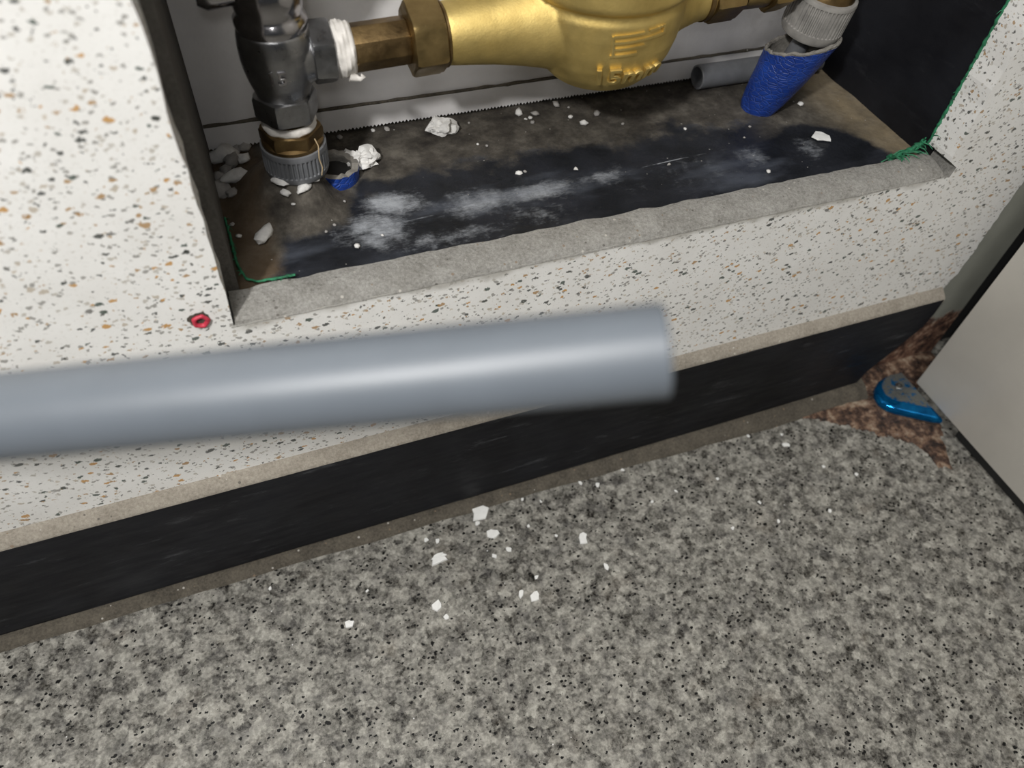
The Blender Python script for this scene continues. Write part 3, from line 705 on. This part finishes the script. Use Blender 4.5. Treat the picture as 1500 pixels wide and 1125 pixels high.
bm = bmesh.new(); lathe(bm, [(0.0085, SILL - 0.01), (0.0085, 0.239)], (VX, VY, 0), UP, 24); local(from_bm('pipe', bm, 'plastic_grey', smooth=50), fit)
bm = bmesh.new(); p = Vector((VX + 0.0095, VY - 0.0130, 0.2625))
tube(bm, [p, p + Vector((0.001, -0.0022, -0.003)), p + Vector((0.0002, -0.0042, -0.009)), p + Vector((0.0012, -0.0044, -0.014)), p + Vector((0.0002, -0.0046, -0.0185))], 0.0003, 6); local(from_bm('loose_thread', bm, 'straw', smooth=60), fit)

# ------------------------------------------------------------------ blue sleeves
def sleeve(name, org, top, r0, r1, th, label, torn, rim, seg=44, pw=0.85):
    root = empty(name, org); tag(root, label, 'pipe sleeve')
    o_ = Vector(org); t_ = Vector(top); ax = t_ - o_; L = ax.length; u, v, d = frame_of(ax)
    bm = bmesh.new(); N = 16; outer_, inner_ = [], []
    for j in range(N + 1):
        s = j / N; ro, ri = [], []
        for i in range(seg):
            a = 2 * math.pi * i / seg
            hgt = L * s * (1 + torn(a) * s)
            r = r0 + (r1 - r0) * (s ** pw); r *= 1 + 0.03 * noise.noise(Vector((math.cos(a) * 2, math.sin(a) * 2, s * 4)))
            k = (u * math.cos(a) + v * math.sin(a))
            ro.append(bm.verts.new(o_ + d * hgt + k * r)); ri.append(bm.verts.new(o_ + d * (hgt + (rim(a) if s == 1 else 0)) + k * (r - th)))
        outer_.append(ro); inner_.append(ri)
    for R_, fl in ((outer_, 0), (inner_, 1)):
        for a, b in zip(R_, R_[1:]):
            for i in range(seg):
                f = bm.faces.new((a[i], a[(i + 1) % seg], b[(i + 1) % seg], b[i])); f.material_index = fl
    for i in range(seg):
        j = (i + 1) % seg
        f = bm.faces.new((outer_[-1][i], outer_[-1][j], inner_[-1][j], inner_[-1][i])); f.material_index = 1
        bm.faces.new((outer_[0][i], inner_[0][i], inner_[0][j], outer_[0][j]))
    return root, bm
def rough(a, k=9, amp=0.0008, s=0): return amp * noise.noise(Vector((math.cos(a) * k, math.sin(a) * k, s)))
S0, S1 = Vector((0.3282, 0.0975, SILL - 0.003)), Vector((0.3352, 0.0835, 0.2690))
def tear(a): return 0.02 * noise.noise(Vector((math.cos(a) * 4, math.sin(a) * 4, 1))) + 0.24 * math.cos(a + 1.45)
root, bm = sleeve('blue_pipe_sleeve', S0, S1, 0.0098, 0.0182, 0.0024, 'tall torn blue foam pipe sleeve around the right-hand riser', tear, lambda a: 0.0010 + rough(a, 12, 0.0012, 4), pw=0.62)
cvr = local(from_bm('cover', bm, ['sleeve_blue', 'foam_core'], smooth=50), root)
bm = bmesh.new(); r_ = random.Random(12); u, v, d = frame_of(S1 - S0); seg = 90; LS = (S1 - S0).length
ang_ = [2 * math.pi * i / seg for i in range(seg + 1)]
tube(bm, [S0 + d * (LS * (1 + tear(a)) + 0.0006 + r_.uniform(-0.0005, 0.0006)) + (u * math.cos(a) + v * math.sin(a)) * 0.0171 for a in ang_], [r_.uniform(0.0006, 0.0014) for i in ang_], 6)
sub(from_bm('foam_lining', bm, 'foam_core', smooth=70), cvr)

root, bm = sleeve('blue_pipe_sleeve', (0.0485, 0.0965, SILL - 0.006), (0.0490, 0.0960, SILL + 0.0085), 0.0130, 0.0133, 0.0036,
    'short cut blue foam sleeve at the floor behind the left fitting', lambda a: 0.12 * noise.noise(Vector((math.cos(a) * 3, math.sin(a) * 3, 5))), lambda a: rough(a, 10, 0.001, 2), seg=32)
local(from_bm('cover', bm, ['sleeve_blue', 'foam_core'], smooth=50), root)
bm = bmesh.new(); lathe(bm, [(0.0088, 0.0), (0.0094, 0.006)], (0.0485, 0.0965, SILL - 0.002), UP, 24); local(from_bm('dark_bore', bm, 'dark_hole'), root)

# ------------------------------------------------------------------ right-hand riser fitting
rf = empty('elbow_fitting', (0.3415, 0.085, SILL)); tag(rf, 'dusty ribbed grey nut with brass dome and elbow above the tall blue sleeve', 'pipe fitting')
NO, NA = Vector((0.3385, 0.0835, 0.2885)), Vector((0.06, -0.10, 1))
ribbed([(0.0150, -0.0125), (0.0172, -0.0122), (0.0180, -0.0105)], [(0.0183, 0.0100), (0.0179, 0.0112), (0.0160, 0.0116)], 0.0183, -0.0065, 0.0085, NO, NA, 46, 'compression_nut', 'plastic_grey_dusty', rf, 0.0009)
bm = bmesh.new(); lathe(bm, [(0.0160, 0.0105), (0.0157, 0.0125), (0.0145, 0.0165), (0.0122, 0.0200), (0.0105, 0.0225), (0.0100, 0.030), (0.0125, 0.034), (0.0125, 0.040), (0.001, 0.041)], NO, NA, 44); local(from_bm('brass_dome', bm, 'brass_dark', smooth=45), rf)
EZ = 0.3055
bm = bmesh.new(); tube(bm, [(0.2795, MY, EZ), (0.295, MY, EZ + 0.0005), (0.309, MY, EZ + 0.002), (0.322, MY, EZ + 0.007), (0.334, MY, EZ + 0.015), (0.3425, MY - 0.002, EZ + 0.026)], [0.0100, 0.0105, 0.0115, 0.0120, 0.0115, 0.0110], 32); local(from_bm('elbow', bm, 'brass_nut', smooth=50), rf)
bm = bmesh.new(); hexnut(bm, (0.2950, MY, EZ + 0.001), (1, 0, 0.06), 0.0250, 0.012, 0.3); local(from_bm('elbow_nut', bm, 'brass_nut', smooth=25), rf)
bm = bmesh.new(); tube(bm, [S0 + Vector((0, 0, -0.001)), S0.lerp(S1, 0.5), NO + NA.normalized() * -0.012], 0.0055, 24); local(from_bm('riser_pipe', bm, 'plastic_grey', smooth=50), rf)

# ------------------------------------------------------------------ grey pipes
def hollow_pipe(name, a, b, R, th, mat, label, seg=48, bev=0.0004):
    a = Vector(a); b = Vector(b); L = (b - a).length; bm = bmesh.new()
    prof = [(R - th, 0.001), (R - th, 0.0), (R - bev, 0.0), (R, bev), (R, L - bev), (R - bev, L), (R - th, L), (R - th, L - 0.001), (R - th, 0.001)]
    prof = [(R - th, 0.0), (R - bev, 0.0), (R, bev), (R, L * 0.5), (R, L - bev), (R - bev, L), (R - th, L), (R - th, L * 0.5), (R - th, 0.0)]
    lathe(bm, prof, (0, 0, 0), b - a, seg, cap=False); bmesh.ops.remove_doubles(bm, verts=bm.verts, dist=1e-6)
    o = from_bm(name, bm, mat, smooth=40); o.location = a; tag(o, label, 'pipe'); return o
hollow_pipe('pipe_offcut', (0.2985, 0.1275, SILL + 0.0085), (0.3960, 0.1272, SILL + 0.0085), 0.0078, 0.0012, 'plastic_grey', 'short grey pipe offcut lying along the back board', 32)
pr = CAM + ray(976, 513) * 0.141; plft = CAM + ray(0, 610) * 0.153
pd = (plft - pr).normalized()
hollow_pipe('grey_pipe', plft + pd * 0.42, pr, 0.0090, 0.0016, 'pipe_grey', 'long smooth grey plastic pipe reaching in from the left across the wall', 64, 0.0005)

# ------------------------------------------------------------------ red wall plug
P = onY(294, 469, 0)
pg = empty('wall_plug', (P.x, 0, P.z)); tag(pg, 'small red plastic wall plug set in the terrazzo left of the opening', 'wall plug')
bm = bmesh.new(); lathe(bm, [(0.0016, -0.010), (0.0030, -0.010), (0.0031, -0.0002), (0.0036, 0.0003), (0.0038, 0.0010), (0.0032, 0.0018), (0.0024, 0.0018), (0.0018, 0.0008), (0.0016, -0.010)], P, (0, -1, 0), 28, cap=False, fn=lambda t, a: 1 + (0.13 * max(0, math.cos(5 * t)) if a > 0 else 0))
local(from_bm('collar', bm, 'plug_red', smooth=60), pg)
bm = bmesh.new(); lathe(bm, [(0.0001, -0.0008), (0.0019, -0.0008), (0.0019, -0.0002), (0.0001, -0.0002)], P, (0, -1, 0), 20); local(from_bm('bore', bm, 'dark_hole'), pg)
bm = bmesh.new(); r_ = random.Random(4)
pts2 = [(math.cos(a) * (0.0046 + r_.uniform(-0.0008, 0.0010)) - 0.0004, math.sin(a) * (0.0040 + r_.uniform(-0.0008, 0.0008)) + 0.0012) for a in [2 * math.pi * i / 18 for i in range(18)]]
prism(bm, pts2, lambda x, z: (P.x + x, 0.0008, P.z + z), lambda x, z: (P.x + x, -0.00025, P.z + z)); local(from_bm('dirt_ring', bm, 'grout'), pg)

# ------------------------------------------------------------------ green frayed edging
def frayed(name, pts, wdt, seed, label, threads=10, nrm=Vector((0, -1, 0))):
    r = random.Random(seed); root = empty(name, pts[0]); tag(root, label, 'green edging')
    pts = [Vector(p) for p in pts]; dens = []
    for a, b in zip(pts, pts[1:]):
        m = max(2, int((b - a).length / 0.0012))
        for i in range(m): dens.append(a.lerp(b, i / m))
    bm = bmesh.new(); rad = [wdt * (0.55 + 0.6 * abs(noise.noise(p * 260)) + r.uniform(0, 0.35)) for p in dens]
    dens = [p + Vector((r.uniform(-1, 1), r.uniform(-1, 1), r.uniform(-1, 1))) * wdt * 0.3 for p in dens]
    tube(bm, dens, rad, 6); sd = local(from_bm('strand', bm, 'green_fibre', smooth=80), root)
    bm = bmesh.new()
    for k in range(threads):
        p = r.choice(dens); d1 = Vector((r.uniform(-1, 1), r.uniform(-1.2, 0.2), r.uniform(-0.6, 1))) * wdt * 2.2
        tube(bm, [p, p + d1, p + d1 * 1.7 + Vector((0, 0, -wdt))], [wdt * 0.3, wdt * 0.2, wdt * 0.08], 4)
    o = sub(from_bm('loose_fibres', bm, 'green_fibre'), sd); o['kind'] = 'stuff'
    return root
frayed('green_edging', [(HX1 + 0.0004, 0.0195, z) for z in (SILL + 0.010, 0.30, 0.38, 0.46, 0.555)], 0.0011, 1, 'frayed green strip up the right-hand edge of the opening', 50)
frayed('green_edging', [(0.378, 0.0212, SILL + 0.0025), (0.388, 0.0215, SILL + 0.003), (0.395, 0.0225, SILL + 0.004), (0.4005, 0.0225, SILL + 0.007), (0.4012, 0.021, SILL + 0.011)], 0.0022, 2, 'clump of green fibres in the lower right corner of the opening', 34)
frayed('green_edging', [(-0.0140, 0.075, SILL + 0.002), (-0.0132, 0.055, SILL + 0.002), (-0.0128, 0.036, SILL + 0.002), (-0.010, 0.025, SILL + 0.0025), (-0.006, 0.0215, SILL + 0.0028), (0.004, 0.0205, SILL + 0.003), (0.014, 0.0208, SILL + 0.003)], 0.0008, 3, 'thin green strip round the lower left corner of the opening', 26)

# ------------------------------------------------------------------ foam crumbs and paint flakes
def chunk_mesh(size, seed, squash=0.7, stretch=1.0, lumps=1.0, sub=2):
    bm = bmesh.new(); bmesh.ops.create_icosphere(bm, subdivisions=sub, radius=1.0); s3 = Vector((seed * 3.7, seed * 1.3, seed * 0.7))
    for v in bm.verts:
        d = v.co.normalized(); k = 1 + 0.5 * lumps * noise.noise(d * 1.3 + s3) + 0.30 * lumps * noise.noise(d * 2.9 + s3) + 0.12 * lumps * noise.noise(d * 6.5 + s3)
        v.co = Vector((d.x * stretch, d.y, d.z * squash)) * k * size
    zm = min(v.co.z for v in bm.verts)
    for v in bm.verts: v.co.z = max(v.co.z, zm * 0.55)
    zm = min(v.co.z for v in bm.verts)
    for v in bm.verts: v.co.z -= zm
    me = bpy.data.meshes.new('foam_crumb'); bmesh.ops.recalc_face_normals(bm, faces=bm.faces); bm.to_mesh(me); bm.free(); return me
def crumb(px, py, size, seed, label, mat='foam_white', stretch=1.0, rot=0.0, squash=0.7, group=None, z=None, cat='foam crumb', name='foam_crumb', sub=2, lumps=1.0, flat=False):
    Z = SILL + 0.0008 if z is None else z
    o = link(name, chunk_mesh(size, seed, squash, stretch, lumps, sub), mat, None, 80 if not flat else 20)
    P = onZ(px, py, Z)
    if z is None:
        for _ in range(12): P = P.lerp(onZ(px, py, fheight(P.x, P.y) + 0.0002), 0.6)
    o.location = P; o.rotation_euler = (0, 0, rot); tag(o, label, cat, group); return o
def shard(px, py, size, seed, label, mat='flake_white', stretch=1.4, rot=0.0, thick=0.0009, group=None, z=0.0, tilt=0.0, cat='paint flake', name='paint_flake', n=9):
    r = random.Random(seed); bm = bmesh.new()
    pts2 = [(math.cos(a) * size * 1.22 * stretch * r.uniform(0.55, 1.15), math.sin(a) * size * 1.22 * r.uniform(0.55, 1.15)) for a in [2 * math.pi * (i + r.uniform(-0.25, 0.25)) / n for i in range(n)]]
    zz = [r.uniform(-0.15, 0.25) * thick for _ in pts2]
    a = [bm.verts.new((x, y, 0)) for x, y in pts2]; b = [bm.verts.new((x * 0.93, y * 0.93, thick + k)) for (x, y), k in zip(pts2, zz)]
    c0 = bm.verts.new((0, 0, thick * 1.2)); bm.faces.new(a[::-1])
    for i in range(n):
        j = (i + 1) % n; bm.faces.new((a[i], a[j], b[j], b[i])); bm.faces.new((b[i], b[j], c0))
    o = from_bm(name, bm, mat); o.location = onZ(px, py, z) + Vector((0, 0, 0.0002 + abs(math.sin(tilt)) * size * 0.9)); o.rotation_euler = (tilt, 0, rot); tag(o, label, cat, group); return o

def chunk(px, py, lobes, label):
    P = onZ(px, py, SILL + 0.0008); bm = bmesh.new()
    for k, (dx, dy, dz, sz) in enumerate(lobes):
        c_ = chunk_mesh(sz, 3 + k * 2.3, 0.85, 1.15, 1.5, 3)
        for v in c_.vertices: v.co += Vector((dx, dy, dz))
        bm.from_mesh(c_); bpy.data.meshes.remove(c_)
    o = from_bm('foam_chunk', bm, 'foam_white', smooth=35); o.location = P; tag(o, label, 'foam chunk'); return o
chunk(527, 240, [(-0.0035, 0, 0, 0.0058), (0.0052, 0.001, 0.0005, 0.0058), (0.002, -0.003, 0, 0.0042)], 'large white foam chunk standing beside the short blue sleeve')
chunk(648, 193, [(0, 0, 0, 0.0062), (0.0035, 0.001, 0, 0.0045), (-0.003, 0.0015, 0.001, 0.0036)], 'white foam chunk on the recess floor against the back strip')
heap_l = ['broad pale foam lump at the back of the heap by the left recess wall', 'oblong foam lump in the middle of the heap nearest the ribbed fitting', 'large foam lump at the front of the heap by the left recess wall',
    'long foam lump lying crosswise in the heap left of the ribbed fitting', 'round foam crumb between the back and front lumps of the heap', 'slim foam crumb in the centre of the heap', 'foam lump at the heap edge beside the brass and grey fitting',
    'foam crumb farthest back in the heap, under the white strip', 'small foam crumb in front of the heap, right of its largest front lump', 'tiny foam crumb wedged behind the front lump of the heap', 'foam crumb at the back right of the heap', 'foam crumb on the back row of the heap, next to the broad lump']
heap = [(326, 232, .0075, 1.3, .2, 0), (341, 240, .0055, 1.5, 1.2, 0), (322, 281, .0062, 1.5, 1.9, 0), (345, 262, .0055, 2.0, .5, 0), (322, 262, .0038, 1.1, .2, 0), (331, 252, .0038, 1.6, 1.4, .0), (357, 236, .0042, 1.1, 0, 0), (360, 220, .0040, 1.2, .4, 0), (340, 285, .0034, 1.2, .3, 0), (328, 272, .003, 1.3, 1.2, 0), (347, 223, .0035, 1.2, 1.2, 0), (335, 226, .0040, 1.2, 2.2, 0)]
for i, (x, y, s, st, ro, dz) in enumerate(heap):
    crumb(x, y, s * 0.82, 40 + i, heap_l[i], 'foam_grey' if i % 3 else 'foam_white', st, ro, 0.75, 'foam lumps heaped by the left fitting')
crumb(387, 347, 0.0036, 60, 'elongated white foam bit on the black floor near the left corner', stretch=2.0, rot=1.0)
crumb(411, 267, 0.0030, 61, 'pale foam bit in front of the ribbed fitting, larger and leftmost of its three', stretch=1.7, rot=-0.7)
crumb(418, 284, 0.0022, 62, 'small pale foam bit just below the leftmost one in front of the ribbed fitting', stretch=1.4, rot=-0.8)
crumb(445, 278, 0.0026, 63, 'pale foam bit lying lengthwise below the ribbed fitting', stretch=1.7, rot=0.7)
crumb(462, 264, 0.0019, 64, 'tiny white foam bit under the edge of the short blue sleeve', stretch=1.3)
crumb(484, 259, 0.0016, 65, 'tiny grey pebble on the short blue sleeve', 'foam_grey', z=SILL + 0.0008)
small = [(340, 330, .0016), (350, 347, .0014), (478, 340, .0012), (523, 361, .0018), (498, 203, .0018), (547, 192, .0014), (567, 190, .0016), (760, 166, .0030), (784, 168, .0022), (777, 173, .0014), (815, 155, .0024), (855, 182, .0024), (874, 167, .0024), (835, 172, .0018), (833, 158, .001), (760, 254, .0017), (769, 252, .001), (843, 249, .0016), (912, 182, .001), (700, 212, .001), (713, 214, .001), (643, 188, .0012), (687, 181, .001), (1003, 189, .001), (1098, 186, .001), (1125, 252, .0013), (980, 241, .001), (1173, 153, .0018), (1090, 202, .0009), (1366, 192, .0008), (780, 180, .0014), (770, 175, .001), (505, 296, .001), (430, 300, .0011), (490, 330, .001), (560, 345, .0008), (640, 388, .001), (935, 310, .001), (955, 309, .0012), (655, 175, .001)]
for i, (x, y, s) in enumerate(small):
    if y > 300 and x > 600: continue
    crumb(x, y, s, 80 + i, 'tiny whitish crumb scattered on the black recess floor', 'foam_white' if i % 2 else 'foam_grey', 1.0 + 0.5 * rnd.random(), rnd.uniform(0, 3), 0.7, 'tiny crumbs on the recess floor', sub=1)
shard(1201, 201, 0.0048, 70, 'white plaster flake on the black floor near the tall blue sleeve', stretch=1.3, rot=-0.5, thick=0.0012, z=SILL + 0.0012)

shard(704, 752, 0.0064, 1, 'largest white flake on the granite, nearest the skirting', stretch=1.15, rot=-0.6, thick=0.0012)
shard(722, 783, 0.0036, 2, 'angular white flake just below the largest one', stretch=1.2, rot=0.3)
shard(643, 819, 0.0034, 3, 'long crumpled white flake left of the others on the granite', stretch=1.9, rot=0.2, thick=0.0013, n=13)
shard(755, 722, 0.0013, 4, 'thin white sliver lying beside the grout bead', stretch=4.0, rot=-1.05)
shard(641, 888, 0.0036, 5, 'squarish white flake on the granite just above a smaller white dot', stretch=1.15, rot=0.1, thick=0.0012, n=6)
shard(854, 790, 0.0030, 6, 'upright pointed white flake on the granite right of centre', stretch=1.5, rot=1.1)
shard(784, 873, 0.0032, 7, 'right-hand, larger white flake of a close pair lying low on the granite', stretch=1.2, rot=0.9)
shard(763, 870, 0.0022, 8, 'left-hand, smaller white flake of a close pair lying low on the granite', stretch=1.3, rot=1.0)
shard(512, 915, 0.0028, 9, 'white flake lying farthest left on the granite', stretch=1.1, rot=0.8, thick=0.0013, n=7)
shard(663, 749, 0.0011, 10, 'thin white splinter left of the largest flake', stretch=2.4, rot=-0.8)
shard(1151, 652, 0.0020, 12, 'white chip on the granite towards the rusty corner', stretch=1.4, rot=-0.5)
for i, (x, y, s) in enumerate([(624, 791, .0018), (641, 793, .0016), (745, 805, .0018), (724, 815, .0014), (888, 830, .0018), (786, 846, .0012), (654, 904, .0018), (850, 708, .0016), (875, 711, .0016), (912, 689, .0013), (765, 732, .0011), (699, 767, .0014), (774, 771, .0012), (955, 735, .0010), (1145, 637, .0010), (1206, 684, .0012), (1254, 695, .0012), (1051, 702, .0012), (1112, 736, .0013), (1215, 749, .0015), (1140, 764, .0013), (1073, 774, .0012), (1247, 590, .0014), (1096, 639, .0010), (990, 720, .0010), (792, 735, .0009), (815, 785, .0009), (1139, 619, .0009), (238 + 300, 866, .0008), (396, 862, .0010)]):
    shard(x, y, s, 200 + i, 'tiny white speck of paint scattered on the granite floor', stretch=1.3, rot=rnd.uniform(0, 3), thick=0.0006, group='tiny paint specks on the granite', n=6)
